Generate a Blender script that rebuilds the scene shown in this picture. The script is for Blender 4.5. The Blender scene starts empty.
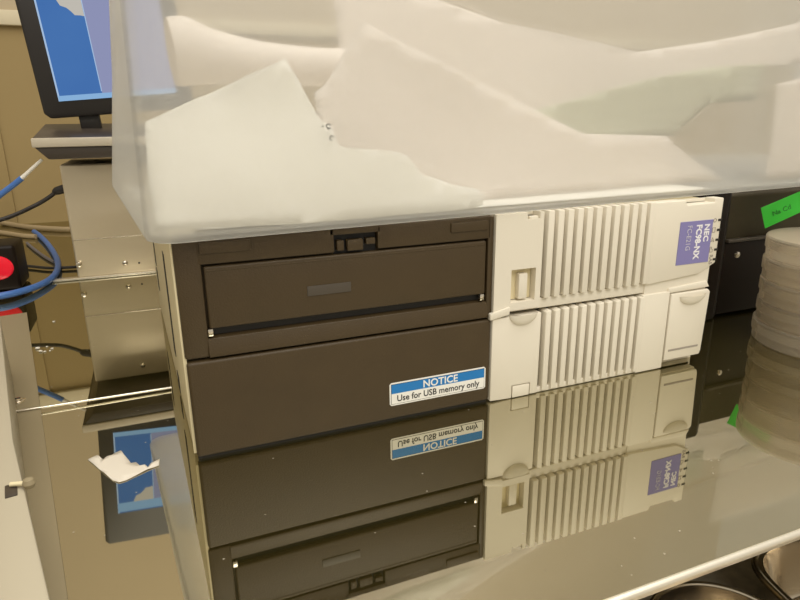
import bpy, bmesh, math, random
from mathutils import Vector, Matrix, Euler, noise

# ------------------------------------------------------------------ camera, world, light, exposure
SC = bpy.context.scene
COL = SC.collection
SC.view_settings.view_transform = 'Standard'
SC.view_settings.look = 'None'
SC.view_settings.gamma = 1.0
SC.view_settings.use_curve_mapping = False
SC.view_settings.exposure = 0.0
SC.cycles.max_bounces = 14
SC.cycles.transparent_max_bounces = 24
SC.cycles.transmission_bounces = 12

CAM_ROT = (1.2808, 0.0109, -0.3855)
CAM_LOC = (-0.0064, -0.3460, 0.1955)
FPX = 608.38
cd = bpy.data.cameras.new('camera')
cam = bpy.data.objects.new('camera', cd)
COL.objects.link(cam)
cam.location = CAM_LOC
cam.rotation_euler = CAM_ROT
cd.sensor_fit = 'HORIZONTAL'
cd.sensor_width = 36.0
cd.lens = FPX / 800 * 36.0
cd.clip_start = 0.01
SC.camera = cam

w = bpy.data.worlds.new('room_air')
SC.world = w
w.use_nodes = True
w.node_tree.nodes['Background'].inputs[0].default_value = (0.60, 0.55, 0.46, 1)
w.node_tree.nodes['Background'].inputs[1].default_value = 0.85


def area(name, loc, target, sx, sy, power, color):
    l = bpy.data.lights.new(name, 'AREA')
    l.shape = 'RECTANGLE'
    l.size, l.size_y = sx, sy
    l.energy = power
    l.color = color
    o = bpy.data.objects.new(name, l)
    COL.objects.link(o)
    o.location = loc
    d = Vector(target) - Vector(loc)
    o.rotation_euler = d.to_track_quat('-Z', 'Y').to_euler()
    return o


area('ceiling_lamp_front', (0.25, -1.5, 1.75), (0.2, 0.0, 0.15), 1.8, 1.0, 29, (1.0, 0.965, 0.90))
area('box_fill_light', (0.30, -0.1, 1.7), (0.28, 0.12, 0.15), 1.8, 1.3, 23, (1.0, 0.965, 0.90))  # unseen overhead fill, added to brighten the inside of the storage box

# ------------------------------------------------------------------ helpers
CM = Euler(CAM_ROT, 'XYZ').to_matrix()
CO = Vector(CAM_LOC)


def ray(u, v):
    return CM @ Vector(((u - 400) / FPX, -(v - 300) / FPX, -1))


def atz(u, v, z=0.0):
    d = ray(u, v)
    return CO + d * ((z - CO.z) / d.z)


def aty(u, v, y):
    d = ray(u, v)
    return CO + d * ((y - CO.y) / d.y)


class MB:
    def __init__(self):
        self.bm = bmesh.new()

    def _merge(self, t):
        me = bpy.data.meshes.new('tmp')
        t.to_mesh(me)
        t.free()
        self.bm.from_mesh(me)
        bpy.data.meshes.remove(me)

    def box(self, x0, x1, y0, y1, z0, z1, bev=0.0, seg=2):
        t = bmesh.new()
        bmesh.ops.create_cube(t, size=1)
        for v in t.verts:
            v.co = Vector(((x0 + x1) / 2 + v.co.x * (x1 - x0), (y0 + y1) / 2 + v.co.y * (y1 - y0),
                           (z0 + z1) / 2 + v.co.z * (z1 - z0)))
        if bev > 0:
            bmesh.ops.bevel(t, geom=t.edges[:], offset=bev, segments=seg, affect='EDGES', profile=0.5)
        self._merge(t)
        return self

    def prism(self, pts, y0, y1, bev=0.0, axis='y', seg=2):
        """polygon of (a, b) extruded along an axis: y -> (x, z); z -> (x, y); x -> (y, z)"""
        t = bmesh.new()

        def P(a, b, c):
            return {'y': (a, c, b), 'z': (a, b, c), 'x': (c, a, b)}[axis]
        n = len(pts)
        A = [t.verts.new(P(a, b, y0)) for a, b in pts]
        B = [t.verts.new(P(a, b, y1)) for a, b in pts]
        t.faces.new(A)
        t.faces.new(B[::-1])
        for i in range(n):
            t.faces.new((A[i], B[i], B[(i + 1) % n], A[(i + 1) % n]))
        bmesh.ops.recalc_face_normals(t, faces=t.faces[:])
        if bev > 0:
            bmesh.ops.bevel(t, geom=t.edges[:], offset=bev, segments=seg, affect='EDGES', profile=0.5)
        self._merge(t)
        return self

    def cyl(self, c, axis, r, h, n=24, r2=None, bev=0.0):
        t = bmesh.new()
        bmesh.ops.create_cone(t, cap_ends=True, segments=n, radius1=r, radius2=r if r2 is None else r2, depth=h)
        if bev > 0:
            es = [e for e in t.edges if len(e.link_faces) == 2 and any(len(f.verts) > 4 for f in e.link_faces)]
            bmesh.ops.bevel(t, geom=es, offset=bev, segments=2, affect='EDGES', profile=0.5)
        q = Vector((0, 0, 1)).rotation_difference(Vector(axis))
        bmesh.ops.transform(t, matrix=Matrix.Translation(Vector(c)) @ q.to_matrix().to_4x4(), verts=t.verts[:])
        self._merge(t)
        return self

    def lathe(self, prof, c=(0, 0, 0), n=48, axis=(0, 0, 1)):
        t = bmesh.new()
        rings = []
        for r, z in prof:
            if r < 1e-6:
                rings.append([t.verts.new((0, 0, z))])
            else:
                rings.append([t.verts.new((r * math.cos(2 * math.pi * i / n), r * math.sin(2 * math.pi * i / n), z))
                              for i in range(n)])
        for a, b in zip(rings, rings[1:]):
            for i in range(n):
                j = (i + 1) % n
                if len(a) == 1 and len(b) > 1:
                    t.faces.new((a[0], b[i], b[j]))
                elif len(b) == 1 and len(a) > 1:
                    t.faces.new((a[i], a[j], b[0]))
                elif len(a) > 1:
                    t.faces.new((a[i], a[j], b[j], b[i]))
        bmesh.ops.recalc_face_normals(t, faces=t.faces[:])
        q = Vector((0, 0, 1)).rotation_difference(Vector(axis))
        bmesh.ops.transform(t, matrix=Matrix.Translation(Vector(c)) @ q.to_matrix().to_4x4(), verts=t.verts[:])
        self._merge(t)
        return self

    def tube(self, pts, r, n=10, smooth=6, radii=None):
        P = [Vector(p) for p in pts]
        if smooth > 1 and len(P) > 2:
            Q = []
            R_ = []
            for i in range(len(P) - 1):
                p0, p1, p2, p3 = P[max(i - 1, 0)], P[i], P[i + 1], P[min(i + 2, len(P) - 1)]
                for k in range(smooth):
                    s = k / smooth
                    Q.append(0.5 * ((2 * p1) + (p2 - p0) * s + (2 * p0 - 5 * p1 + 4 * p2 - p3) * s * s
                                    + (3 * p1 - p0 - 3 * p2 + p3) * s ** 3))
                    if radii:
                        R_.append(radii[i] * (1 - s) + radii[i + 1] * s)
            Q.append(P[-1])
            if radii:
                R_.append(radii[-1])
                radii = R_
            P = Q
        t = bmesh.new()
        rings = []
        up = Vector((0, 0, 1))
        prev = None
        for i, p in enumerate(P):
            d = (P[min(i + 1, len(P) - 1)] - P[max(i - 1, 0)]).normalized()
            if prev is None:
                a = d.cross(up)
                if a.length < 1e-3:
                    a = d.cross(Vector((1, 0, 0)))
                a.normalize()
            else:
                a = (prev - d * prev.dot(d)).normalized()
            prev = a
            b = d.cross(a)
            rr = radii[i] if radii else r
            rings.append([t.verts.new(p + (a * math.cos(2 * math.pi * k / n) + b * math.sin(2 * math.pi * k / n)) * rr)
                          for k in range(n)])
        for A, B in zip(rings, rings[1:]):
            for k in range(n):
                t.faces.new((A[k], A[(k + 1) % n], B[(k + 1) % n], B[k]))
        t.faces.new(rings[0][::-1])
        t.faces.new(rings[-1])
        bmesh.ops.recalc_face_normals(t, faces=t.faces[:])
        self._merge(t)
        return self

    def build(self, name, m, parent=None, smooth=True, loc=None):
        me = bpy.data.meshes.new(name)
        self.bm.to_mesh(me)
        self.bm.free()
        o = bpy.data.objects.new(name, me)
        COL.objects.link(o)
        if m:
            me.materials.append(m)
        if smooth:
            for p in me.polygons:
                p.use_smooth = True
            me.set_sharp_from_angle(angle=math.radians(38))
        if parent:
            o.parent = parent
        if loc is not None:
            o.location = loc
        return o


def tag(o, label=None, cat=None, group=None, kind=None):
    for k, v in (('label', label), ('category', cat), ('group', group), ('kind', kind)):
        if v:
            o[k] = v
    return o


def thing(name, label, cat, loc=(0, 0, 0), rz=0.0, group=None):
    o = bpy.data.objects.new(name, None)
    o.empty_display_size = 0.02
    COL.objects.link(o)
    o.location = loc
    o.rotation_euler = (0, 0, rz)
    return tag(o, label, cat, group)


def copy_tree(o, parent=None):
    c = o.copy()
    COL.objects.link(c)
    c.parent = parent
    for ch in list(o.children):
        copy_tree(ch, c)
    return c


def text_bm(body, size, extrude=0.00015, font_w=1.0, align='CENTER', bold=0.0):
    cu = bpy.data.curves.new('txt', 'FONT')
    cu.body = body
    cu.size = size
    cu.extrude = extrude
    cu.align_x = align
    cu.align_y = 'CENTER'
    cu.space_character = 1.0
    cu.offset = bold
    cu.resolution_u = 3
    o = bpy.data.objects.new('txt', cu)
    COL.objects.link(o)
    dg = bpy.context.evaluated_depsgraph_get()
    dg.update()
    me = bpy.data.meshes.new_from_object(o.evaluated_get(dg))
    bpy.data.objects.remove(o)
    bpy.data.curves.remove(cu)
    b = MB()
    b.bm.from_mesh(me)
    bpy.data.meshes.remove(me)
    for v in b.bm.verts:
        v.co.x *= font_w
    return b


def put_text(name, body, size, m, parent, M, **k):
    b = text_bm(body, size, **k)
    bmesh.ops.transform(b.bm, matrix=M, verts=b.bm.verts[:])
    return b.build(name, m, parent, smooth=False)


# ------------------------------------------------------------------ materials
def sr(r, g, b):
    f = lambda c: (c / 255 / 12.92) if c / 255 <= 0.04045 else ((c / 255 + 0.055) / 1.055) ** 2.4
    return (f(r), f(g), f(b), 1)


def pmat(name, col, rough=0.5, metal=0.0, spec=0.5, bump=0.0, bscale=200.0, var=0.0, vscale=30.0, stretch=None,
         emit=None, estr=1.0, coat=0.0):
    m = bpy.data.materials.new(name)
    m.use_nodes = True
    nt = m.node_tree
    b = nt.nodes['Principled BSDF']
    b.inputs['Base Color'].default_value = col
    b.inputs['Roughness'].default_value = rough
    b.inputs['Metallic'].default_value = metal
    b.inputs['Specular IOR Level'].default_value = spec
    if coat:
        b.inputs['Coat Weight'].default_value = coat
    if emit:
        b.inputs['Emission Color'].default_value = emit
        b.inputs['Emission Strength'].default_value = estr
    if bump or var:
        tc = nt.nodes.new('ShaderNodeTexCoord')
        mp = nt.nodes.new('ShaderNodeMapping')
        nt.links.new(tc.outputs['Object'], mp.inputs[0])
        if stretch:
            mp.inputs['Scale'].default_value = stretch
    if bump:
        n = nt.nodes.new('ShaderNodeTexNoise')
        n.inputs['Scale'].default_value = bscale
        n.inputs['Detail'].default_value = 4
        nt.links.new(mp.outputs[0], n.inputs[0])
        bp = nt.nodes.new('ShaderNodeBump')
        bp.inputs['Strength'].default_value = bump
        bp.inputs['Distance'].default_value = 0.002
        nt.links.new(n.outputs['Fac'], bp.inputs['Height'])
        nt.links.new(bp.outputs[0], b.inputs['Normal'])
    if var:
        n2 = nt.nodes.new('ShaderNodeTexNoise')
        n2.inputs['Scale'].default_value = vscale
        n2.inputs['Detail'].default_value = 5
        nt.links.new(mp.outputs[0], n2.inputs[0])
        mx = nt.nodes.new('ShaderNodeMix')
        mx.data_type = 'RGBA'
        mx.inputs[6].default_value = tuple(c * (1 - var) for c in col[:3]) + (1,)
        mx.inputs[7].default_value = tuple(min(1, c * (1 + var)) for c in col[:3]) + (1,)
        nt.links.new(n2.outputs['Fac'], mx.inputs[0])
        nt.links.new(mx.outputs[2], b.inputs['Base Color'])
    return m


def frosted(name, clear, blur, col, rough=0.28, ior=1.06, trl=0.5, gloss=0.06):
    """cloudy polypropylene wall: part see-through, part blurring, part milky"""
    m = bpy.data.materials.new(name)
    m.use_nodes = True
    nt = m.node_tree
    nt.nodes.remove(nt.nodes['Principled BSDF'])
    out = nt.nodes['Material Output']
    N = nt.nodes.new
    tr = N('ShaderNodeBsdfTransparent')
    rf = N('ShaderNodeBsdfRefraction')
    rf.inputs['Roughness'].default_value = rough
    rf.inputs['IOR'].default_value = ior
    rf.inputs['Color'].default_value = (0.98, 0.97, 0.95, 1)
    df = N('ShaderNodeBsdfDiffuse')
    df.inputs[0].default_value = col
    tl = N('ShaderNodeBsdfTranslucent')
    tl.inputs[0].default_value = col
    gl = N('ShaderNodeBsdfGlossy')
    gl.inputs['Roughness'].default_value = 0.3
    m1 = N('ShaderNodeMixShader')
    m1.inputs[0].default_value = trl
    nt.links.new(df.outputs[0], m1.inputs[1])
    nt.links.new(tl.outputs[0], m1.inputs[2])
    m2 = N('ShaderNodeMixShader')
    m2.inputs[0].default_value = blur
    nt.links.new(m1.outputs[0], m2.inputs[1])
    nt.links.new(rf.outputs[0], m2.inputs[2])
    m3 = N('ShaderNodeMixShader')
    lw = N('ShaderNodeLayerWeight')          # a slanting look crosses more plastic and sees more milk
    lw.inputs['Blend'].default_value = 0.5
    pw = N('ShaderNodeMath')
    pw.operation = 'POWER'
    pw.inputs[1].default_value = 3.0
    nt.links.new(lw.outputs['Facing'], pw.inputs[0])
    mr = N('ShaderNodeMapRange')
    mr.inputs['To Min'].default_value = clear
    mr.inputs['To Max'].default_value = clear * 0.25
    nt.links.new(pw.outputs[0], mr.inputs['Value'])
    nt.links.new(mr.outputs['Result'], m3.inputs[0])
    nt.links.new(m2.outputs[0], m3.inputs[1])
    nt.links.new(tr.outputs[0], m3.inputs[2])
    m4 = N('ShaderNodeMixShader')
    m4.inputs[0].default_value = gloss
    nt.links.new(m3.outputs[0], m4.inputs[1])
    nt.links.new(gl.outputs[0], m4.inputs[2])
    nt.links.new(m4.outputs[0], out.inputs[0])
    return m


def paper_mat(name, col, trl=0.3):
    m = bpy.data.materials.new(name)
    m.use_nodes = True
    nt = m.node_tree
    nt.nodes.remove(nt.nodes['Principled BSDF'])
    N = nt.nodes.new
    df = N('ShaderNodeBsdfDiffuse')
    df.inputs[0].default_value = col
    tl = N('ShaderNodeBsdfTranslucent')
    tl.inputs[0].default_value = col
    mx = N('ShaderNodeMixShader')
    mx.inputs[0].default_value = trl
    nt.links.new(df.outputs[0], mx.inputs[1])
    nt.links.new(tl.outputs[0], mx.inputs[2])
    nt.links.new(mx.outputs[0], nt.nodes['Material Output'].inputs[0])
    tc = N('ShaderNodeTexCoord')
    n = N('ShaderNodeTexNoise')
    n.inputs['Scale'].default_value = 40
    nt.links.new(tc.outputs['Object'], n.inputs[0])
    bp = N('ShaderNodeBump')
    bp.inputs['Strength'].default_value = 0.12
    bp.inputs['Distance'].default_value = 0.003
    nt.links.new(n.outputs['Fac'], bp.inputs['Height'])
    nt.links.new(bp.outputs[0], df.inputs['Normal'])
    return m


def mirror_mat():
    m = bpy.data.materials.new('polished_shelf_surface')
    m.use_nodes = True
    nt = m.node_tree
    nt.nodes.remove(nt.nodes['Principled BSDF'])
    N = nt.nodes.new
    L = nt.links.new
    gl = N('ShaderNodeBsdfGlossy')
    gl.inputs['Color'].default_value = (0.55, 0.52, 0.42, 1)
    gl.inputs['Roughness'].default_value = 0.022
    df = N('ShaderNodeBsdfDiffuse')
    df.inputs[0].default_value = (0.013, 0.0105, 0.003, 1)
    ad = N('ShaderNodeAddShader')
    L(gl.outputs[0], ad.inputs[0])
    L(df.outputs[0], ad.inputs[1])
    # settled dust: small pale specks
    tc = N('ShaderNodeTexCoord')
    vo = N('ShaderNodeTexVoronoi')
    vo.inputs['Scale'].default_value = 210
    L(tc.outputs['Object'], vo.inputs[0])
    rp = N('ShaderNodeValToRGB')
    rp.color_ramp.elements[0].position = 0.06
    rp.color_ramp.elements[0].color = (1, 1, 1, 1)
    rp.color_ramp.elements[1].position = 0.15
    rp.color_ramp.elements[1].color = (0, 0, 0, 1)
    L(vo.outputs['Distance'], rp.inputs[0])
    sp = N('ShaderNodeSeparateColor')
    L(vo.outputs['Color'], sp.inputs[0])
    gt = N('ShaderNodeMath')
    gt.operation = 'GREATER_THAN'
    gt.inputs[1].default_value = 0.93
    L(sp.outputs[0], gt.inputs[0])
    mu = N('ShaderNodeMath')
    mu.operation = 'MULTIPLY'
    L(rp.outputs[0], mu.inputs[0])
    L(gt.outputs[0], mu.inputs[1])
    m2 = N('ShaderNodeMath')
    m2.operation = 'MULTIPLY'
    m2.inputs[1].default_value = 0.5
    L(mu.outputs[0], m2.inputs[0])
    du = N('ShaderNodeBsdfDiffuse')
    du.inputs[0].default_value = (0.5, 0.45, 0.35, 1)
    mx = N('ShaderNodeMixShader')
    L(m2.outputs[0], mx.inputs[0])
    L(ad.outputs[0], mx.inputs[1])
    L(du.outputs[0], mx.inputs[2])
    L(mx.outputs[0], nt.nodes['Material Output'].inputs[0])
    return m


M = dict(
    shelf=mirror_mat(),
    shelf_edge=pmat('shelf_edge_steel', (0.85, 0.79, 0.67, 1), 0.38, 0.8),
    black=pmat('black_plastic', (0.058, 0.037, 0.014, 1), 0.5, spec=0.4, bump=0.15, bscale=900, var=0.15, vscale=40),
    black_in=pmat('black_recess_plastic', (0.010, 0.008, 0.006, 1), 0.6),
    black_gloss=pmat('black_gloss_plastic', (0.009, 0.0045, 0.002, 1), 0.45, spec=0.2),
    grey_plate=pmat('grey_plate_plastic', (0.07, 0.056, 0.04, 1), 0.5),
    olive=pmat('dull_dark_panel', (0.052, 0.040, 0.019, 1), 0.6, spec=0.3),
    white=pmat('warm_white_plastic', (0.76, 0.70, 0.58, 1), 0.5, bump=0.06, bscale=1200),
    chassis=pmat('beige_painted_steel', (0.72, 0.63, 0.40, 1), 0.45),
    slot=pmat('slot_dark', (0.02, 0.016, 0.01, 1), 0.7),
    blue=pmat('sticker_blue', sr(22, 120, 190), 0.35),
    sticker=pmat('sticker_white', (0.86, 0.84, 0.78, 1), 0.4),
    ink=pmat('ink_black', (0.02, 0.02, 0.022, 1), 0.5),
    violet=pmat('badge_violet', (0.22, 0.20, 0.43, 1), 0.4),
    badge_txt=pmat('badge_white_ink', (0.85, 0.83, 0.85, 1), 0.4),
    badge_dim=pmat('badge_pale_ink', (0.55, 0.53, 0.62, 1), 0.4),
    icon=pmat('icon_grey_ink', (0.33, 0.29, 0.24, 1), 0.5),
    rail=pmat('rail_cream_paint', (0.42, 0.37, 0.27, 1), 0.5),
    steel=pmat('brushed_steel', (0.74, 0.64, 0.47, 1), 0.30, 0.55, bump=0.55, bscale=16, var=0.06, vscale=9),
    screw=pmat('bright_screw_steel', (0.8, 0.74, 0.64, 1), 0.18, 1.0),
    rod=pmat('bright_rod_steel', (0.85, 0.80, 0.68, 1), 0.25, 0.8),
    wall=pmat('tan_wall_paint', (0.30, 0.215, 0.09, 1), 0.8, var=0.05, vscale=3),
    wall_up=pmat('pale_tan_paint', (0.44, 0.355, 0.23, 1), 0.8, var=0.05, vscale=3),
    wall_cream=pmat('cream_paint', (0.60, 0.52, 0.36, 1), 0.7),
    panel=pmat('beige_panel_paint', (0.26, 0.21, 0.12, 1), 0.6, var=0.04, vscale=4),
    bezel=pmat('monitor_black_plastic', (0.014, 0.011, 0.009, 1), 0.4),
    plat=pmat('dark_grey_plastic', (0.05, 0.038, 0.028, 1), 0.38),
    plat_band=pmat('beige_trim_plastic', (0.50, 0.44, 0.34, 1), 0.4),
    cable_blue=pmat('blue_cable_rubber', (0.055, 0.15, 0.42, 1), 0.4),
    boot=pmat('white_cable_boot', (0.7, 0.66, 0.58, 1), 0.45),
    cable_black=pmat('black_cable_rubber', (0.02, 0.015, 0.012, 1), 0.5),
    cable_tan=pmat('tan_cable_rubber', (0.36, 0.27, 0.15, 1), 0.5),
    cable_grey=pmat('grey_cable_rubber', (0.13, 0.12, 0.13, 1), 0.5),
    red=pmat('red_switch_plastic', (0.62, 0.008, 0.02, 1), 0.2, emit=(0.8, 0.01, 0.03, 1), estr=0.35),
    tape=pmat('green_tape', (0.045, 0.60, 0.045, 1), 0.5),
    tape_ink=pmat('dark_green_ink', (0.02, 0.20, 0.03, 1), 0.5),
    paper=paper_mat('white_paper', (0.95, 0.93, 0.86, 1), 0.2),
    paper_pink=paper_mat('off_white_paper', (0.86, 0.80, 0.73, 1)),
    paper_green=paper_mat('greenish_paper', (0.66, 0.66, 0.52, 1)),
    paper_torn=pmat('torn_paper', (0.72, 0.66, 0.56, 1), 0.8),
    box=frosted('frosted_storage_plastic', 0.66, 0.50, (0.89, 0.89, 0.86, 1), gloss=0.015),
    dish=frosted('clouded_dish_plastic', 0.74, 0.30, (0.70, 0.61, 0.47, 1), rough=0.15, gloss=0.06),
    tray=pmat('tray_steel', (0.62, 0.55, 0.44, 1), 0.16, 1.0),
    bench=pmat('speckled_bench', (0.42, 0.37, 0.28, 1), 0.6, var=0.45, vscale=160),
)


def screen_mat():
    m = bpy.data.materials.new('screen_blue_light')
    m.use_nodes = True
    nt = m.node_tree
    nt.nodes.remove(nt.nodes['Principled BSDF'])
    N = nt.nodes.new
    e = N('ShaderNodeEmission')
    tc = N('ShaderNodeTexCoord')
    n = N('ShaderNodeTexNoise')
    n.inputs['Scale'].default_value = 12
    nt.links.new(tc.outputs['Object'], n.inputs[0])
    mx = N('ShaderNodeMix')
    mx.data_type = 'RGBA'
    mx.inputs[6].default_value = sr(62, 104, 168)
    mx.inputs[7].default_value = sr(76, 120, 178)
    nt.links.new(n.outputs['Fac'], mx.inputs[0])
    nt.links.new(mx.outputs[2], e.inputs[0])
    nt.links.new(e.outputs[0], nt.nodes['Material Output'].inputs[0])
    return m


def emis(name, c, s=1.0):
    m = bpy.data.materials.new(name)
    m.use_nodes = True
    nt = m.node_tree
    nt.nodes.remove(nt.nodes['Principled BSDF'])
    e = nt.nodes.new('ShaderNodeEmission')
    e.inputs[0].default_value = c
    e.inputs[1].default_value = s
    nt.links.new(e.outputs[0], nt.nodes['Material Output'].inputs[0])
    return m


M['screen'] = screen_mat()
M['scr_line'] = emis('screen_white_line', sr(165, 190, 220))
M['scr_bar'] = emis('screen_pale_bar', sr(135, 175, 215))
M['scr_lav'] = emis('screen_lavender', sr(140, 145, 180))
M['scr_white'] = emis('screen_white_area', sr(190, 185, 175))

# ------------------------------------------------------------------ setting
WY = 1.07
o = MB().box(-1.6, 1.9, WY, WY + 0.05, -0.4, 2.0).build('wall_back', M['wall'], smooth=False)
tag(o, kind='structure')
o = MB().box(-1.2, 1.9, WY - 0.012, WY, 0.369, 0.395, 0.002).build('trim_1', M['wall_cream'])
tag(o, kind='structure')
# shelf: thin polished board with a rolled front edge
sh = thing('polished_shelf', 'polished mirror-like steel shelf carrying the computer and the box', 'shelf', (0.2, 0.4, 0))
sh['kind'] = 'structure'
b = MB().box(-1.0 - 0.2, 1.5 - 0.2, -0.183 - 0.4, WY - 0.4, -0.006, 0.0)
o = b.build('board', M['shelf'], sh, smooth=False)
b = MB()
b.cyl((0.25 - 0.2, -0.1835 - 0.4, -0.0022), (1, 0, 0), 0.0021, 2.5, 16)
b.box(-1.2, 1.3, -0.183 - 0.4, -0.1812 - 0.4, -0.0075, -0.002, 0.0006)
b.build('rolled_edge', M['shelf_edge'], sh)

# lighter paint above the trim, and a panel joint in the wall
o = MB().box(-1.2, 1.9, WY - 0.004, WY, 0.395, 1.6).build('wall_back_upper', M['wall_up'], smooth=False)
tag(o, kind='structure')
o = MB().box(-0.60, -0.262, WY - 0.006, WY, 0.0, 0.368, 0.001).build('wall_panel', M['wall'])
tag(o, kind='structure')

# side rail along the shelf's left end: a flat beige strip and an upright cream plate with a clip
ra = thing('side_rail', 'beige strip and cream upright plate along the left end of the shelf', 'rail', (-0.145, 0.378, 0))
ra.rotation_euler = (0, 0, math.radians(10.2))
MB().box(-0.05, 0.0, -0.565, 0.0, 0.0003, 0.0016, 0.0004).build('flat_strip', M['panel'], ra)
RI = (Matrix.Translation((-0.145, 0.378, 0)) @ Matrix.Rotation(math.radians(10.2), 4, 'Z')).inverted()
e = [RI @ atz(u, v, 0.05) for u, v in ((0, 318), (13, 440), (50, 600), (55, 622))]
MB().prism([(q.x, q.y) for q in e] + [(q.x - 0.016, q.y) for q in e[::-1]], 0.0018, 0.0500, 0.0008, axis='z').build('upright_plate', M['rail'], ra)
MB().prism([(q.x - 0.0166, q.y) for q in e] + [(-0.10, e[3].y), (-0.10, e[0].y)], 0.0018, 0.0492, 0.0008, axis='z').build('outer_plate', M['rail'], ra)
sc0 = MB().lathe([(0.0052, 0.0), (0.0050, 0.0006), (0.0034, 0.0009), (0.0032, 0.0018), (0.0, 0.0024)], (-0.0135, -0.247, 0.0016), 24).build('screw', M['screw'], ra)
MB().box(-0.0157, -0.0113, -0.2475, -0.2465, 0.0036, 0.0041).build('screw_slot', M['slot'], sc0, smooth=False)
k0, k1 = RI @ atz(11, 490, 0.0505), RI @ atz(29, 483, 0.052)
cl = MB().box(k0.x - 0.0022, k0.x + 0.0022, k0.y - 0.005, k0.y + 0.005, 0.0495, 0.0506, 0.0003).build('clip_recess', M['plat'], ra)
MB().tube([Vector((k0.x, k0.y + 0.003, 0.0515)), Vector((k1.x, k1.y, 0.0520))], 0.0010, 10, 1).build('clip_rod', M['chassis'], cl)
MB().lathe([(0.0, -0.0026), (0.0019, -0.0018), (0.0026, 0.0), (0.0019, 0.0018), (0.0, 0.0026)], (k1.x, k1.y, 0.0520), 16).build('clip_ball', M['panel'], cl)

# ------------------------------------------------------------------ industrial computer
H = 0.1335
pc = thing('industrial_computer', 'flat industrial computer with half black, half ribbed white front under the storage box', 'computer')
# chassis, slightly flared to the back
b = MB()
b.prism([(-0.0008, 0.006), (0.398, 0.006), (0.404, 0.34), (-0.0122, 0.34)], 0.003, H - 0.001, 0.001, axis='z')
ch = b.build('chassis', M['chassis'], pc)


def side_x(y):
    return -0.0008 - (y - 0.006) / 0.334 * 0.0114


for (ya, yb, za, zb) in ((0.093, 0.108, 0.033, 0.108), (0.093, 0.108, 0.004, 0.017), (0.28, 0.30, 0.035, 0.055), (0.28, 0.30, 0.06, 0.09)):
    b = MB()
    b.prism([(side_x(ya) - 0.0004, ya), (side_x(yb) - 0.0004, yb), (side_x(yb) + 0.004, yb), (side_x(ya) + 0.004, ya)],
            za, zb, axis='z')
    b.build('vent_slot', M['slot'], ch, smooth=False)
# front flange strip of the chassis
MB().box(-0.0012, 0.001, 0.001, 0.012, 0.004, H - 0.002, 0.0004).build('flange', M['chassis'], ch)

# --- black upper front
b = MB()
b.box(0.001, 0.1995, 0.0045, 0.006, 0.064, H)                       # back plate
b.box(0.0, 0.0142, -0.001, 0.006, 0.0645, H, 0.0016)               # left stile
b.box(0.1955, 0.1995, -0.001, 0.006, 0.0645, H, 0.0006)            # right stile
b.box(0.012, 0.0905, -0.001, 0.006, 0.1192, H, 0.0005)             # top rail left
b.box(0.1182, 0.197, -0.001, 0.006, 0.1192, H, 0.0005)             # top rail right
b.box(0.088, 0.120, -0.001, 0.006, 0.1296, H, 0.0005)              # above latch
b.prism([(0.0045, 0.0645), (-0.002, 0.0645), (-0.002, 0.0665), (-0.0005, 0.0755), (0.0045, 0.0765)], 0.0135, 0.1965, 0.0004, axis='x')
uf = b.build('upper_black_front', M['black'], pc)
for xa, xb in ((0.0136, 0.0417), (0.1676, 0.1945)):
    MB().box(xa, xb, -0.0022, 0.001, 0.1252, 0.1315, 0.0007).build('rail_lip', M['black'], uf)
dr = MB().box(0.0152, 0.1940, -0.0014, 0.003, 0.0815, 0.1178, 0.0012, 3).build('drive_door', M['black'], pc)
MB().box(0.0726, 0.0998, -0.0019, -0.001, 0.0943, 0.1003, 0.0002).build('blank_plate', M['grey_plate'], dr)
MB().box(0.0165, 0.1930, -0.0016, -0.0008, 0.1148, 0.1158, 0.0003).build('door_ridge', M['black'], dr)
for x in (0.0140, 0.1903):
    MB().box(x, x + 0.003, -0.0016, 0.002, 0.0772, 0.0815, 0.0005).build('hinge_pin', M['screw'], dr)
MB().box(0.0160, 0.1930, 0.0034, 0.0044, 0.0766, 0.0814).build('drive_slot', M['black_in'], pc, smooth=False)
la = MB().box(0.0910, 0.1178, 0.0030, 0.0044, 0.1172, 0.1296).build('latch', M['black_in'], pc, smooth=False)
MB().box(0.0985, 0.1085, -0.0020, 0.0032, 0.1195, 0.1262, 0.0007).build('latch_button', M['black'], la)
MB().box(0.0922, 0.0965, -0.0014, 0.0032, 0.1200, 0.1262, 0.0005).build('latch_tab', M['black'], la)
MB().box(0.1105, 0.1165, -0.0014, 0.0032, 0.1225, 0.1262, 0.0005).build('latch_tab', M['black'], la)
# --- black lower front
b = MB()
b.box(0.0004, 0.1992, -0.0022, 0.006, 0.0022, 0.0628, 0.0020, 4)
lf = b.build('lower_black_front', M['black'], pc)
MB().box(0.001, 0.1985, 0.0005, 0.007, 0.0, 0.0045).build('foot_strip', M['black_in'], pc, smooth=False)
# notice sticker
sx0, sx1, sz0, sz1 = 0.1236, 0.1957, 0.0122, 0.0286
st = MB().prism([(sx0 + 0.0012, sz0), (sx1 - 0.0012, sz0), (sx1, sz0 + 0.0012), (sx1, sz1 - 0.0012), (sx1 - 0.0012, sz1),
                 (sx0 + 0.0012, sz1), (sx0, sz1 - 0.0012), (sx0, sz0 + 0.0012)], -0.00245, -0.0021).build(
    'notice_sticker', M['sticker'], lf, smooth=False)
st['label'] = 'white and blue notice sticker'
# sub-parts of the sticker sit on the front (third level)
MB().box(sx0 + 0.0010, sx1 - 0.0010, -0.00258, -0.0024, sz0 + 0.0010, sz1 - 0.0010, 0).build('sticker_border', M['ink'], lf, smooth=False)
MB().box(sx0 + 0.00125, sx1 - 0.00125, -0.00266, -0.0025, sz0 + 0.00125, sz1 - 0.0078, 0).build('sticker_field', M['sticker'], lf, smooth=False)
MB().box(sx0 + 0.00125, sx1 - 0.00125, -0.00266, -0.0025, sz1 - 0.0078, sz1 - 0.00125, 0).build('sticker_band', M['blue'], lf, smooth=False)


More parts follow.
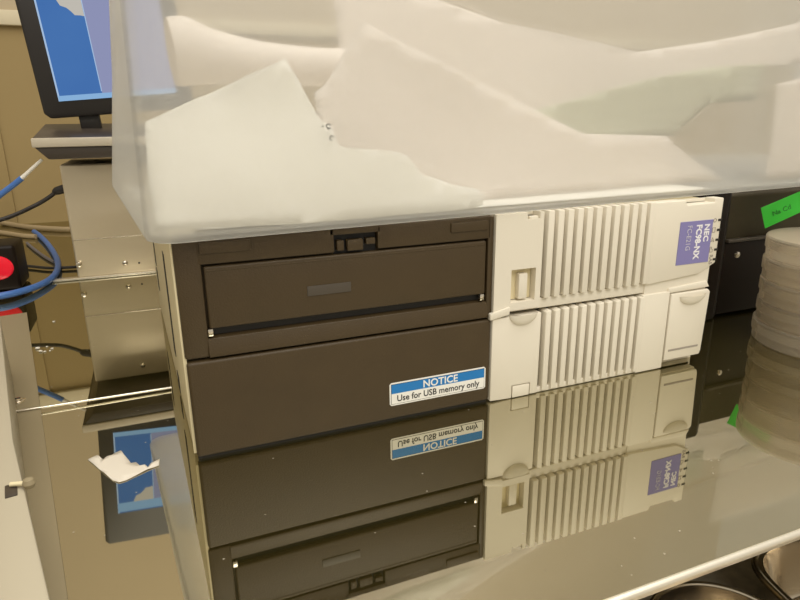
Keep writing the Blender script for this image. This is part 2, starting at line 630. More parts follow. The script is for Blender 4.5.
def front_M(x, z, y, rot=0.0):
    """text facing -y, reading along +x; rot turns it in the face"""
    return Matrix.Translation((x, y, z)) @ Matrix.Rotation(rot, 4, 'Y') @ Matrix.Rotation(math.pi / 2, 4, 'X')


sxm = (sx0 + sx1) / 2
put_text('lettering', 'NOTICE', 0.0072, M['sticker'], lf, front_M(sxm + 0.001, sz1 - 0.0047, -0.0027), bold=0.00012)
put_text('lettering', 'Use for USB memory only', 0.0063, M['ink'], lf, front_M(sxm, sz0 + 0.0047, -0.0027), font_w=0.92, bold=0.00006)

# --- white upper front
FY = -0.0030
b = MB()
b.box(0.2, 0.3985, 0.006, 0.010, 0.0655, H)                                    # back plate
b.box(0.2, 0.2132, FY, 0.0065, 0.0672, 0.1345)                        # left of window
b.box(0.2132, 0.2372, FY, 0.0065, 0.0962, 0.1300)                     # above window
b.box(0.2132, 0.2372, FY, 0.0065, 0.0672, 0.0728)                     # below window
b.box(0.2328, 0.2372, FY, 0.0065, 0.0728, 0.0962)
b.box(0.2340, 0.2372, FY, 0.0065, 0.1300, 0.1345)
b.box(0.3330, 0.3975, -0.0015, 0.0065, 0.0640, 0.0860)                     # right of window
b.box(0.2132, 0.2240, FY, 0.0065, 0.1300, 0.1345)
b.prism([(0.3325, 0.0725), (0.385, 0.0760), (0.4008, 0.0835), (0.4008, 0.1215), (0.4008, 0.1345), (0.392, 0.1345), (0.392, 0.1312),
         (0.364, 0.1308), (0.3625, 0.1345), (0.3325, 0.1345)], FY - 0.0006, 0.0065, 0.0008)      # right plain face
b.box(0.2, 0.335, -0.0008, 0.0065, 0.0655, 0.0730, 0.0006)                    # band under the ribs
wu = b.build('upper_white_front', M['white'], pc)
b = MB()
for i in range(13):
    x = 0.2372 + 0.0080 * i
    if i < 12:
        b.box(x + 0.0030, x + 0.0080 if i < 11 else 0.3335, FY - 0.0012, 0.0065, 0.0735, 0.1348, 0.0007)
b.build('upper_rib_grille', M['white'], pc)
sw = MB().box(0.2135, 0.2325, 0.003, 0.0062, 0.0735, 0.0958).build('switch_well', M['chassis'], wu, smooth=False)
MB().box(0.2205, 0.2275, -0.0015, 0.004, 0.0742, 0.0925, 0.0008).build('switch_rocker', M['white'], wu)
MB().box(0.2262, 0.2330, -0.0025, 0.001, 0.1288, 0.1318, 0.0004).build('catch_tab', M['white'], wu)
MB().prism([(0.1972, 0.0625), (0.2125, 0.0650), (0.2125, 0.0705), (0.1972, 0.0672)], -0.0042, -0.001, 0.0005).build('corner_lip', M['white'], wu)
for i in range(5):
    z = 0.1175 - i * 0.0078
    MB().box(0.3975, 0.4014, FY - 0.0010, 0.001, z - 0.0009, z + 0.0009, 0.0002).build('indicator_lamp', M['slot'], wu)
# badge
bx0, bx1, bz0, bz1 = 0.3592, 0.3922, 0.0850, 0.1184
by = FY - 0.0006
bd = MB().box(bx0, bx1, by - 0.0004, by + 0.0001, bz0, bz1, 0.0001).build('name_badge', M['violet'], wu, smooth=False)
bd['label'] = 'violet name badge'
put_text('badge_lettering', 'NEC', 0.0070, M['badge_txt'], wu, front_M(0.3862, 0.1155, by - 0.0005, math.pi / 2), align='LEFT', bold=0.0002)
put_text('badge_lettering', 'FC98-NX', 0.0078, M['badge_txt'], wu, front_M(0.3782, 0.1155, by - 0.0005, math.pi / 2), align='LEFT', bold=0.00025, font_w=0.86)
put_text('badge_lettering', 'FC-E21G', 0.0066, M['badge_dim'], wu, front_M(0.3686, 0.1155, by - 0.0005, math.pi / 2), align='LEFT', font_w=0.80)
put_text('icon_print', 'RAS', 0.0046, M['icon'], wu, front_M(0.3950, 0.0865, by - 0.0002, math.pi / 2), align='CENTER')


def ring_icon(cx, cz, pts, r=0.0003):
    b = MB()
    P = [(cx + a, by - 0.0001, cz + c) for a, c in pts]
    b.tube(P + [P[0]], r, 6, 1)
    return b.build('icon_print', M['icon'], wu)


ring_icon(0.3942, 0.1175, [(0.0014 * math.cos(t), 0.0014 * math.sin(t)) for t in [k * math.pi / 6 for k in range(12)]])
ring_icon(0.3942, 0.1100, [(-0.0014, -0.0018), (0.0014, -0.0018), (0.0014, 0.0018), (-0.0014, 0.0018)])
ring_icon(0.3942, 0.1022, [(-0.0015, -0.0016), (0.0, 0.0018), (0.0015, -0.0016), (0, -0.0006)])
ring_icon(0.3943, 0.0945, [(-0.0015, -0.0020), (0.0013, -0.0020), (0.0013, 0.0002), (0.0002, 0.0002), (0.0002, 0.0020), (-0.0015, 0.0020)])

# --- white lower front
b = MB()
b.box(0.2, 0.3985, 0.006, 0.010, 0.0, 0.0648)
b.prism([(0.1998, 0.0012), (0.2175, 0.0004), (0.2175, 0.0100), (0.2330, 0.0100), (0.2330, 0.0008), (0.2395, 0.0008), (0.2395, 0.0628), (0.1998, 0.0628)], FY, 0.0065, 0.0006)
b.prism([(0.3305, 0.0008), (0.3572, 0.0008), (0.3572, 0.0645), (0.3305, 0.0645)], FY - 0.0008, 0.0065, 0.0007)
b.prism([(0.3560, 0.0630), (0.3985, 0.0638), (0.3950, 0.0690), (0.3560, 0.0670)], FY - 0.0003, 0.0065, 0.0006)
wl = b.build('lower_white_front', M['white'], pc)
b = MB()
for i in range(12):
    x = 0.2405 + 0.00775 * i
    t0 = 0.0640
    if i < 12:
        b.prism([(x + 0.0022, 0.0022), (x + 0.0068, 0.0022), (x + 0.0068, t0), (x + 0.0022, t0 - 0.0012)], FY - 0.0012, 0.0065, 0.0007)
b.box(0.2395, 0.3335, -0.002, 0.001, 0.0005, 0.0045, 0.0004)
b.build('lower_rib_grille', M['white'], pc)
MB().box(0.2182, 0.2323, FY - 0.0001, -0.001, 0.0006, 0.0094, 0.0004).build('foot_tab', M['white'], wl)


def thumb(name, cx, z, rx, rz_, y, m, parent):
    """half-dome finger lip, flat on top"""
    t = MB()
    n, k = 20, 6
    bm = t.bm
    rings = []
    for j in range(k + 1):
        f = j / k
        s = math.sqrt(max(0, 1 - f * f))
        ring = []
        for i in range(n + 1):
            a = math.pi + math.pi * i / n
            ring.append(bm.verts.new((cx + rx * math.cos(a) * (0.25 + 0.75 * s), y - 0.0042 * f, z + rz_ * math.sin(a) * s)))
        rings.append(ring)
    for A, B in zip(rings, rings[1:]):
        for i in range(n):
            bm.faces.new((A[i], A[i + 1], B[i + 1], B[i]))
    bound = [A[0] for A in rings] + [A[-1] for A in rings[::-1]]
    bmesh.ops.remove_doubles(bm, verts=bm.verts[:], dist=1e-6)
    bmesh.ops.holes_fill(bm, edges=[e for e in bm.edges if len(e.link_faces) == 1])
    bmesh.ops.recalc_face_normals(bm, faces=bm.faces[:])
    return t.build(name, m, parent)


thumb('finger_lip', 0.2243, 0.0640, 0.0115, 0.0085, FY + 0.0004, M['white'], wl)
b = MB()
b.box(0.3585, 0.3965, -0.001, 0.0065, 0.0060, 0.0635)
b.prism([(0.3585, 0.0068), (0.3960, 0.0068), (0.3972, 0.0100), (0.3990, 0.0600), (0.3970, 0.0622), (0.3585, 0.0622)], FY - 0.0012, -0.001, 0.0007)
cd_ = b.build('cover_door', M['white'], wl)
cs = MB().box(0.3618, 0.3930, FY - 0.0015, FY - 0.0008, 0.0142, 0.0158).build('door_slot', M['icon'], wl, smooth=False)
thumb('finger_lip', 0.3805, 0.0592, 0.0135, 0.0075, FY - 0.0009, M['white'], wl)

# ------------------------------------------------------------------ steel instrument case with the monitor on its stand
sc_ = thing('steel_case', 'dented stainless steel instrument case left of the computer, under the monitor', 'case', (-0.108, 0.52, 0))
L0, L1 = 0.0, 0.215
MB().box(L0, L1, 0.0, 0.14, 0.002, 0.1455, 0.0025, 3).build('case_body', M['steel'], sc_)
MB().box(L0 - 0.03, L1, -0.006, 0.006, 0.0003, 0.0028, 0.0006).build('base_flange', M['rod'], sc_)
MB().box(0.094, 0.100, -0.004, 0.001, 0.002, 0.014, 0.0008).build('hinge_tab', M['rod'], sc_)
MB().box(0.001, L1 - 0.001, -0.0006, 0.0008, 0.0508, 0.0518, 0.0001).build('panel_seam', M['screw'], sc_)
for (sx, sz) in ((0.062, 0.1305), (0.058, 0.0161), (0.185, 0.1305), (0.185, 0.0161)):
    s = MB()
    s.lathe([(0.0038, 0.0), (0.0036, 0.0012), (0.0022, 0.0026), (0.0, 0.0030)], (sx, 0.0, sz), 20, (0, -1, 0))
    s = s.build('screw', M['screw'], sc_)
    MB().box(sx - 0.0024, sx + 0.0024, -0.0034, -0.0022, sz - 0.0004, sz + 0.0004).build('screw_slot', M['slot'], s, smooth=False)
MB().cyl((0.075, -0.0002, 0.0146), (0, 1, 0), 0.0013, 0.001, 12).build('pin_hole', M['slot'], sc_)
MB().cyl((0.004, -0.0025, 0.020), (0, 1, 0), 0.0035, 0.006, 14, bev=0.0008).build('side_knob', M['screw'], sc_)

pl = thing('monitor_stand', 'dark low stand with a beige front band on top of the steel case', 'stand', (0, 0, 0))
b = MB()
b.prism([(0.442, 0.1560), (0.64, 0.1465), (0.64, 0.1790), (0.442, 0.1690)], -0.1075, 0.10, 0.002, axis='x')
b.prism([(0.4405, 0.1690), (0.655, 0.1690), (0.655, 0.1930), (0.56, 0.1935), (0.4405, 0.1790)], -0.1215, 0.11, 0.002, axis='x')
b.prism([(-0.1195, 0.1690), (-0.108, 0.1562), (0.10, 0.1562), (0.108, 0.1690)], 0.441, 0.60, 0.001)
b.build('stand_body', M['plat'], pl)
MB().box(-0.1218, 0.11, 0.4385, 0.4425, 0.1692, 0.1792, 0.0012).build('front_band', M['plat_band'], pl)
MB().box(-0.08, 0.06, 0.500, 0.540, 0.183, 0.1862, 0.001).build('neck_foot', M['bezel'], pl)

mo = thing('computer_monitor', 'black framed monitor lit blue, standing on the dark stand', 'monitor', (-0.113, 0.508, 0.1995))
mo.rotation_euler = (0, math.radians(-4.5), 0)
b = MB()
b.prism([(0.006, 0.0), (0.165, -0.001), (0.170, 0.004), (0.170, 0.19), (0.165, 0.195), (0.005, 0.195), (0.0, 0.190), (0.0, 0.006)], 0.0, 0.028, 0.0015)
b.box(0.02, 0.15, 0.028, 0.045, 0.02, 0.17, 0.004)
b.build('bezel', M['bezel'], mo)
MB().box(0.035, 0.058, 0.008, 0.024, -0.0162, 0.004, 0.001).build('neck', M['bezel'], mo)
MB().box(0.0195, 0.152, -0.0008, 0.0012, 0.0182, 0.146).build('screen', M['screen'], mo, smooth=False)
MB().box(0.0190, 0.0208, -0.0012, 0.0004, 0.0182, 0.146).build('screen_border', M['scr_line'], mo, smooth=False)
MB().box(0.0195, 0.152, -0.0013, 0.0004, 0.0182, 0.0242).build('task_bar', M['scr_bar'], mo, smooth=False)
MB().box(0.0195, 0.152, -0.0013, 0.0004, 0.130, 0.1440).build('title_bar', M['scr_bar'], mo, smooth=False)
MB().box(0.0675, 0.152, -0.0011, 0.0004, 0.0242, 0.130).build('side_panel', M['scr_lav'], mo, smooth=False)
MB().box(0.0668, 0.0678, -0.0014, 0.0004, 0.0262, 0.130).build('panel_line', M['scr_line'], mo, smooth=False)
MB().prism([(0.040, 0.130), (0.044, 0.121), (0.050, 0.1185), (0.054, 0.1145), (0.057, 0.1105), (0.063, 0.110), (0.0667, 0.1090), (0.0667, 0.130)],
           -0.0013, 0.0004).build('white_shape', M['scr_white'], mo, smooth=False)

# ------------------------------------------------------------------ power strip and cables at the left
ps = thing('power_strip', 'black power strip with a lit red rocker switch at left edge', 'power strip', (-0.166, 0.488, 0))
MB().box(-0.22, 0.0, 0.0, 0.06, 0.0015, 0.0560, 0.004, 3).build('strip_body', M['black_gloss'], ps)
for x in (-0.2, -0.02):
    MB().cyl((x, 0.03, 0.001), (0, 0, 1), 0.006, 0.002, 14).build('foot', M['cable_black'], ps)
t = MB()
t.lathe([(0.0, 0.0042), (0.010, 0.0038), (0.016, 0.0022), (0.0175, 0.0)], (0, 0, 0), 32, (0, -1, 0))
for v in t.bm.verts:
    v.co.x *= 1.0
    v.co.z *= 0.85
    v.co += Vector((-0.0215, 0.0005, 0.0300))
t.build('rocker_switch', M['red'], ps)


def cable(name, label, m, r, pts, parts=()):
    P = [aty(u, v, y) if z is None else atz(u, v, z) for (u, v, y, z) in pts]
    b = MB().tube(P, r, 12, 8)
    o = b.build(name, m)
    tag(o, label, 'cable')
    return o, P


c1, P = cable('network_cable', 'blue cable with a white boot plugged in under the monitor stand', M['cable_blue'], 0.0031,
              [(-40, 214, 0.46, None), (-14, 206, 0.46, None), (0, 195, 0.458, None), (12, 186, 0.456, None), (22, 178, 0.454, None)])
d1, d2 = P[-1], aty(42, 159.5, 0.455)
MB().tube([d1 - (d2 - d1) * 0.05, d1.lerp(d2, 0.25), d2], 0.0022, 12, 4, radii=[0.0026, 0.0021, 0.0017]).build('plug_boot', M['boot'], c1)
cable('network_cable', 'looped blue cable lying on the shelf in front of the power strip', M['cable_blue'], 0.0040,
      [(34, 231.5, 0, .0045), (39, 235, 0, .0045), (47, 243, 0, .0045), (54, 253, 0, .0045), (58, 263, 0, .0045), (56, 273, 0, .0045),
       (46, 282, 0, .0045), (26, 290, 0, 0.0060), (0, 296, 0, 0.007), (-40, 301, 0, 0.006)])
c3, P = cable('mains_cable', 'thick black cable plugged into the left side of the steel case', M['cable_black'], 0.0026,
              [(-50, 232, 0.51, None), (-8, 222, 0.52, None), (12, 216, 0.53, None), (34, 206, 0.545, None), (48, 198, 0.548, None), (57, 191, 0.55, None)])
MB().tube([P[-1] - (P[-1] - P[-2]) * 0.35, P[-1], Vector((-0.1078, P[-1].y, P[-1].z + 0.003))], 0.0045, 12, 4, radii=[0.0030, 0.0052, 0.0058]).build('plug', M['cable_black'], c3)
cable('thin_cable', 'thin black cable running behind the blue loop to the steel case', M['cable_black'], 0.0020,
      [(21, 265.5, 0, .003), (33, 266.5, 0, .003), (50, 268, 0, .003), (76, 267, 0, .003)])
cable('signal_cable', 'grey cable crossing under the blue loop', M['cable_grey'], 0.0022,
      [(27, 243, 0, .0025), (34, 249, 0, .0025), (45, 257, 0, .0025), (54, 262, 0, .0025)])
cable('tan_cable', 'tan cable lying nearer the back wall', M['cable_tan'], 0.0045,
      [(-60, 214, 0, 0.02), (-20, 218, 0, .012), (10, 224, 0, .005), (30, 227, 0, .005), (60, 229, 0, .005), (76, 229, 0, .005)])
cable('tan_cable', 'tan cable lying nearer the grey cable', M['cable_tan'], 0.004,
      [(-60, 222, 0, .006), (-20, 229, 0, .005), (12, 234, 0, .004), (26, 236, 0, .004), (36, 236.5, 0, .004)])

# thin steel rod lying from the computer's side to the left
p1 = atz(6, 413, 0.0027)
p2 = atz(171.5, 387.5, 0.0018)
o = MB().tube([p1 + Vector((-0.002, 0, 0.0006)), p1 + Vector((0.002, 0, 0)), p1.lerp(p2, 0.5), p2], 0.0008, 10, 3).build('steel_rod', M['rod'])
tag(o, 'thin steel rod lying on the shelf, pointing left from the computer', 'rod')

# torn paper scrap
px = [(88, 460), (93, 458), (98, 456), (103, 460), (107, 457), (112, 456), (117, 453), (121, 451), (124, 455), (128, 460), (131, 464), (136, 463),
      (140, 466), (145, 465), (148, 468), (151, 464), (160, 460), (159, 466), (148, 470), (136, 476), (126, 481), (119, 483), (113, 481), (101, 471)]
t = bmesh.new()
vs = [t.verts.new(atz(u, v, 0.0)) for u, v in px]
t.faces.new(vs)
for ax_ in (Vector((1, 0, 0)), Vector((0, 1, 0))):
    for k in range(-20, 5):
        bmesh.ops.bisect_plane(t, geom=t.verts[:] + t.edges[:] + t.faces[:], plane_co=ax_ * (k * 0.006), plane_no=ax_)
c0 = atz(122, 466, 0)
for v in t.verts:
    d = v.co - c0
    v.co.z = 0.0006 + 0.2 * d.x * d.x + 0.0006 * noise.noise(v.co * 120)
bmesh.ops.recalc_face_normals(t, faces=t.faces[:])
b = MB()
b._merge(t)
o = b.build('torn_paper', M['paper_torn'])
so = o.modifiers.new('thick', 'SOLIDIFY')
so.thickness = 0.0003
tag(o, 'torn scrap of white paper lying on the polished shelf', 'paper')
# crumbs
rnd = random.Random(4)
b = MB()
for (u, v, s) in ((38, 349, 1.0), (41, 352, 0.8), (45, 352, 0.6), (47, 347, 0.5), (52, 349, 0.6), (54, 322, 0.6), (50, 351, 0.4), (5, 343, 0.5)):
    p = atz(u, v, 0)
    t = bmesh.new()
    bmesh.ops.create_icosphere(t, subdivisions=1, radius=0.0022 * s)
    for q in t.verts:
        q.co = Vector((q.co.x * rnd.uniform(.7, 1.3), q.co.y * rnd.uniform(.7, 1.3), q.co.z * 0.5)) + p + Vector((0, 0, 0.001 * s))
    b._merge(t)
o = b.build('paint_crumbs', M['boot'])
tag(o, 'pale crumbs scattered on the shelf left of the steel case', 'crumbs', kind='stuff')

# ------------------------------------------------------------------ black equipment behind the dish stack
be = thing('black_equipment', 'black equipment case standing behind the round dishes, right of the computer', 'equipment', (0.44, 0.075, 0))
MB().box(0.0, 0.30, 0.0, 0.20, 0.002, 0.0775, 0.003, 3).build('lower_body', M['black_gloss'], be)
MB().box(0.06, 0.30, 0.0015, 0.19, 0.078, 0.122, 0.003, 3).build('upper_panel', M['olive'], be)
MB().prism([(0.0, 0.0), (0.008, -0.006), (0.055, -0.006), (0.064, 0.0), (0.064, 0.03), (0.0, 0.03)], 0.001, 0.1295, 0.002, axis='z').build('corner_post', M['black_gloss'], be)
MB().box(0.064, 0.30, -0.004, 0.004, 0.0765, 0.0795, 0.0008).build('ledge', M['grey_plate'], be)
s = MB()
s.lathe([(0.0035, 0.0), (0.0030, 0.0012), (0.0, 0.0018)], (0.082, 0.0, 0.063), 16, (0, -1, 0))
s.build('screw', M['screw'], be)

# ------------------------------------------------------------------ stack of clouded round dishes
DC = Vector((0.531, -0.019, 0))
DR = 0.0585
NH = 5
dh = 0.0188


def make_dish():
    root = thing('round_dish', '', 'dish', DC)
    b = MB()
    ro, ri = DR - 0.0012, DR - 0.0024
    b.lathe([(0.0, 0.0002), (ro - 0.001, 0.0002), (ro, 0.0012), (ro, 0.0150), (ri, 0.0150), (ri, 0.0014), (0.0, 0.0014)], n=72)
    b.build('base_dish', M['dish'], root)
    b = MB()
    b.lathe([(0.0, 0.0184), (DR - 0.004, 0.0184), (DR - 0.0034, 0.0187), (DR - 0.0008, 0.0187), (DR, 0.0178), (DR, 0.0085), (DR - 0.0011, 0.0085),
             (DR - 0.0011, 0.0168), (DR - 0.003, 0.0172), (0.0, 0.0172)], n=72)
    b.build('lid', M['dish'], root)
    return root


names = ['lowest clouded plastic dish, standing on the shelf', 'second clouded plastic dish from the bottom of the stack',
         'middle clouded plastic dish of the stack of five', 'second clouded plastic dish from the top of the stack',
         'topmost clouded plastic dish, with the green tape beside its lid']
proto = make_dish()
for i in range(NH):
    d = proto if i == 0 else copy_tree(proto)
    d.location = DC + Vector((0.0008 * math.sin(i * 2.1), 0.0008 * math.cos(i * 1.7), 0.0003 + i * dh))
    d.rotation_euler = (0, 0, i * 0.7)
    tag(d, names[i], 'dish', 'stack of clouded round dishes')

# green tape flag
q = [aty(761, 208, 0.055), aty(765, 228.5, 0.055), aty(800, 212.5, 0.040), aty(815, 206, 0.033), aty(814, 185.5, 0.033), aty(800, 191.5, 0.040)]
t = bmesh.new()
V = [t.verts.new(p) for p in q]
t.faces.new((V[0], V[1], V[2], V[5]))
t.faces.new((V[5], V[2], V[3], V[4]))
b = MB()
b._merge(t)
tp = b.build('green_tape', M['tape'], smooth=False)
so = tp.modifiers.new('thick', 'SOLIDIFY')
so.thickness = 0.0003
tag(tp, 'bright green tape flag with handwriting above the round dishes', 'tape')
ex = (q[5] - q[0]).normalized()
ez = (q[0] - q[1])
en = ex.cross(ez).normalized()
if en.y > 0:
    en = -en
ezz = en.cross(ex).normalized()
R_ = Matrix((ex, ezz, en)).transposed().to_4x4()
ctr = (q[0] + q[1] + q[2] + q[5]) / 4 + en * 0.0006
put_text('handwriting', 'Na Cd', 0.0070, M['tape_ink'], tp, Matrix.Translation(ctr) @ R_ @ Matrix.Shear('XZ', 4, (0.0, 0.0)), font_w=0.9, extrude=0.0001)

# ------------------------------------------------------------------ translucent storage box and the paper in it
BA = math.radians(4.0)
BO = Vector((-0.0115, -0.0205, 0.1349))
BL, BD, BH = 0.93, 0.33, 0.26
sb = thing('storage_box', 'large frosted clear plastic storage box of paper on top of the computer', 'storage box', BO, BA)


def rrect(x0, x1, y0, y1, r, n=8):
    P = []
    for (cx, cy, a0) in ((x1 - r, y1 - r, 0), (x0 + r, y1 - r, 90), (x0 + r, y0 + r, 180), (x1 - r, y0 + r, 270)):
        for k in range(n + 1):
            a = math.radians(a0 + 90 * k / n)
            P.append((cx + r * math.cos(a), cy + r * math.sin(a)))
    return P


def loft(levels, cap0=True, cap1=False):
    t = bmesh.new()
    rings = []
    for (ins, z, r) in levels:
        rings.append([t.verts.new((x, y, z)) for x, y in rrect(ins, BL - ins, ins, BD - ins, r)])
    n = len(rings[0])
    for A, B in zip(rings, rings[1:]):
        for i in range(n):
            t.faces.new((A[i], A[(i + 1) % n], B[(i + 1) % n], B[i]))
    t.faces.new(rings[0][::-1])
    t.faces.new(rings[-1])
    for v in t.verts:                       # the soft left end leans in towards the back
        v.co.x += (v.co.z * (0.020 + 0.36 * v.co.y) - 0.023 * v.co.y) * (1 - v.co.x / BL)
    bmesh.ops.recalc_face_normals(t, faces=t.faces[:])
    return t


CR = 0.016
lv = [(0.0035, 0.0, CR - 0.003), (0.0012, 0.0008, CR - 0.001), (0.0003, 0.0025, CR), (0.0, 0.006, CR), (0.0, 0.05, CR), (0.0, 0.1, CR), (0.0, 0.18, CR), (0.0, BH, CR)]
th = 0.0018
li = [(th, BH, CR - th), (th, 0.18, CR - th), (th, 0.1, CR - th), (th, 0.05, CR - th), (th, 0.008, CR - th), (0.0025, 0.0040, CR - 0.002), (0.0055, 0.0022, CR - 0.005)]
b = MB()
b._merge(loft(lv + li))
b.build('tub', M['box'], sb)
b = MB()
b.tube([Vector((x + (BH * (0.020 + 0.36 * y) - 0.023 * y) * (1 - x / BL), y, BH)) for x, y in rrect(-0.001, BL + 0.001, -0.001, BD + 0.001, CR)] + [Vector((BL + 0.001, BD - CR, BH))], 0.005, 10, 1)
b.build('rim', M['box'], sb)

MW = Matrix.Translation(BO) @ Matrix.Rotation(BA, 4, 'Z')
MI = MW.inverted()


def inbox(u, v, d):
    """a point of the box's own frame: the sight line through (u, v) where it is d behind the front wall"""
    c = MI @ CO
    r = MI.to_3x3() @ ray(u, v)
    return c + r * ((d - c.y) / r.y)


def sheet(name, label, px, d, disp, m, step=0.012, thick=0.0004, tilt=0.0):
    P = [inbox(u, v, d) for u, v in px]
    t = bmesh.new()
    f = t.faces.new([t.verts.new((p.x, d, max(p.z, 0.0042))) for p in P])
    bmesh.ops.triangulate(t, faces=t.faces[:])
    xs = [p.x for p in P]
    zs = [p.z for p in P]
    k = math.floor(min(xs) / step)
    while k * step < max(xs):
        bmesh.ops.bisect_plane(t, geom=t.verts[:] + t.edges[:] + t.faces[:], plane_co=(k * step, 0, 0), plane_no=(1, 0, 0))
        k += 1
    k = math.floor(min(zs) / step)
    while k * step < max(zs):
        bmesh.ops.bisect_plane(t, geom=t.verts[:] + t.edges[:] + t.faces[:], plane_co=(0, 0, k * step), plane_no=(0, 0, 1))
        k += 1
    c = MI @ CO
    for v in t.verts:
        dd = d + disp(v.co.x, v.co.z)
        lean = (v.co.z * (0.020 + 0.36 * max(0.0, dd)) - 0.023 * max(0.0, dd)) * (1 - v.co.x / BL)
        q = CR - (v.co.x - lean)
        lo = 0.0042 + (CR - math.sqrt(max(0.0, CR * CR - q * q)) if q > 0 else 0.0)
        v.co.y = max(lo, min(BD - 0.004, dd))
    bmesh.ops.triangulate(t, faces=t.faces[:])
    bmesh.ops.recalc_face_normals(t, faces=t.faces[:])
    bmesh.ops.transform(t, matrix=MW, verts=t.verts[:])
    b = MB()
    b._merge(t)
    o = b.build(name, m)
    for p in o.data.polygons:
        p.use_smooth = True
    so = o.modifiers.new('thick', 'SOLIDIFY')
    so.thickness = thick
    tag(o, label, 'paper', 'paper inside the storage box')
    return o


def ns(x, z, s, a, seed=0.0):
    return a * noise.noise(Vector((x * s, z * s, seed)))


fr = sheet('crumpled_paper', 'bright crumpled white paper pressed against the storage box front', [
    (145, 123), (160, 122), (176, 120), (195, 110), (215, 102), (232, 97), (250, 80), (270, 68), (287, 58), (298, 74), (306, 92), (313, 112), (322, 120),
    (332, 126), (339, 146), (355, 149), (376, 150), (398, 152), (409, 156), (417, 166), (423, 175), (441, 180), (452, 185), (478, 189), (483, 194), (483, 205), (470, 211),
    (440, 214), (300, 225), (158, 229), (149, 190)], 0.0075, lambda x, z: ns(x, z, 22, 0.005, 1) + 0.05 * max(0, z - 0.02) * 1.2, M['paper'])
b = MB()
for (u, v, r) in ((322.5, 127, 0.0006), (328, 126, 0.0011), (329, 129, 0.0010), (331.5, 138, 0.0012)):
    p = inbox(u, v, 0.0055)
    if r > 0.001:
        b.tube([MW @ (p + Vector((r * math.cos(a), -0.0006, r * math.sin(a)))) for a in [k * math.pi / 5 for k in range(9)]], 0.0004, 5, 1)
    else:
        b.tube([MW @ (p + Vector((-r, 0, 0))), MW @ (p + Vector((r, 0, 0.0004)))], 0.0005, 5, 1)
b.build('printed_marks', M['ink'], fr)
sheet('folded_paper', 'large off-white folded sheet with a pointed corner in the box', [
    (318, 92), (330, 84), (345, 62), (371, 17), (420, 44), (480, 75), (540, 108), (586, 134), (672, 136), (672, 166), (690, 173), (712, 181), (716, 199),
    (600, 206), (480, 214), (340, 220), (322, 150)], 0.045, lambda x, z: ns(x, z, 9, 0.012, 3) + 0.12 * z, M['paper_pink'])
sheet('green_tinted_paper', 'pale greenish curved sheet behind the large folded sheet', [
    (500, 120), (556, 104), (600, 92), (650, 78), (700, 68), (758, 64), (753, 101), (706, 103), (672, 136), (585, 150), (540, 150)], 0.125,
    lambda x, z: ns(x, z, 7, 0.012, 5) - 0.1 * (z - 0.05), M['paper_green'])
sheet('loose_paper', 'off-white sheet standing upright at the right end of the box', [
    (777, 84), (800, 79), (860, 76), (880, 77), (880, 180), (840, 188), (763, 184)], 0.03, lambda x, z: ns(x, z, 10, 0.004, 7), M['paper_pink'])
sheet('loose_paper', 'tall pale sheet with a slanting top edge farthest back in the box', [
    (330, -40), (420, -8), (500, 22), (560, 42), (640, 52), (720, 40), (800, 22), (812, 18), (812, 62), (760, 68), (705, 88), (640, 120), (430, 130), (340, 60)], 0.20,
    lambda x, z: ns(x, z, 6, 0.012, 9), M['paper_pink'])

# sheet lying flat on the floor of the box
t = bmesh.new()
bmesh.ops.create_grid(t, x_segments=30, y_segments=14, size=1)
for v in t.verts:
    x, y = v.co.x, v.co.y
    v.co = Vector((0.235 + 0.20 * x + 0.008 * y, 0.135 + 0.118 * y - 0.004 * x, 0.0030 + 0.0004 * (1 + noise.noise(Vector((x * 3, y * 2, 4))))))
bmesh.ops.transform(t, matrix=MW, verts=t.verts[:])
b = MB()
b._merge(t)
o = b.build('flat_paper', M['paper'])
so = o.modifiers.new('thick', 'SOLIDIFY')
so.thickness = 0.0003
tag(o, 'white sheet lying flat on the floor of the storage box', 'paper', 'paper inside the storage box')

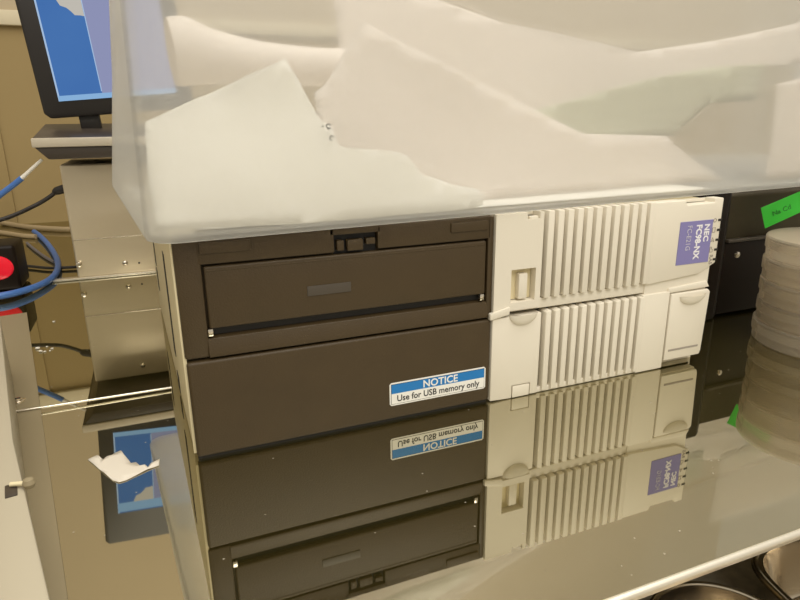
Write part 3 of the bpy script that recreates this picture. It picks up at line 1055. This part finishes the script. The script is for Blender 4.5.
# rolled sheet lying towards the back left
pts = []
for (u, v, d) in ((171, 52, 0.14), (185, 52, 0.14), (212, 57, 0.14), (260, 63, 0.14), (320, 67, 0.14), (390, 68, 0.14)):
    p = inbox(u, v, d)
    pts.append(MW @ p)
sc1 = [0.0215, 0.0225, 0.0180, 0.0145, 0.0135, 0.0135]
b = MB().tube(pts, 0.02, 28, 6, radii=sc1)
o = b.build('rolled_paper', M['paper_pink'])
tag(o, 'off-white rolled sheet with a flared left end in the box', 'paper', 'paper inside the storage box')

# ------------------------------------------------------------------ lower bench with steel trays, below the shelf edge
o = MB().box(-0.3, 1.3, -0.75, 0.9, -0.10, -0.0802).build('bench_top', M['bench'], smooth=False)
tag(o, kind='structure')


def tray(c, rx, ry, rz, label, pw=2.0):
    root = thing('steel_tray', label, 'tray', c, rz, 'steel trays under the shelf edge')
    t = MB()
    prof = [(0.0, 0.001), (0.80, 0.001), (0.88, 0.006), (0.93, 0.030), (0.955, 0.0345), (1.0, 0.0352), (1.02, 0.0335), (1.005, 0.0315), (0.96, 0.0318),
            (0.945, 0.029), (0.895, 0.004), (0.82, 0.0), (0.0, 0.0)]
    t.lathe(prof, n=96)

    def shape(x, y):
        r = math.hypot(x, y)
        if r < 1e-6:
            return 0.0, 0.0
        a = math.atan2(y, x)
        k = (abs(math.cos(a)) ** pw + abs(math.sin(a)) ** pw) ** (-1 / pw)
        return r * k * math.cos(a) * rx, r * k * math.sin(a) * ry
    for v in t.bm.verts:
        v.co.x, v.co.y = shape(v.co.x, v.co.y)
    t.build('pan', M['tray'], root)
    t = MB()
    P = [Vector(shape(math.cos(a), math.sin(a)) + (0.0345,)) for a in [k * 2 * math.pi / 96 for k in range(97)]]
    t.tube(P, 0.0014, 8, 1)
    t.build('rolled_rim', M['tray'], root)
    return root


tray((0.225, -0.189, -0.0800), 0.037, 0.037, 0.0, 'round steel tray nearest the middle below the shelf edge')
tray((0.364, -0.203, -0.0800), 0.094, 0.045, -0.2, 'oblong steel tray at the lower right corner below the shelf edge', 4.0)
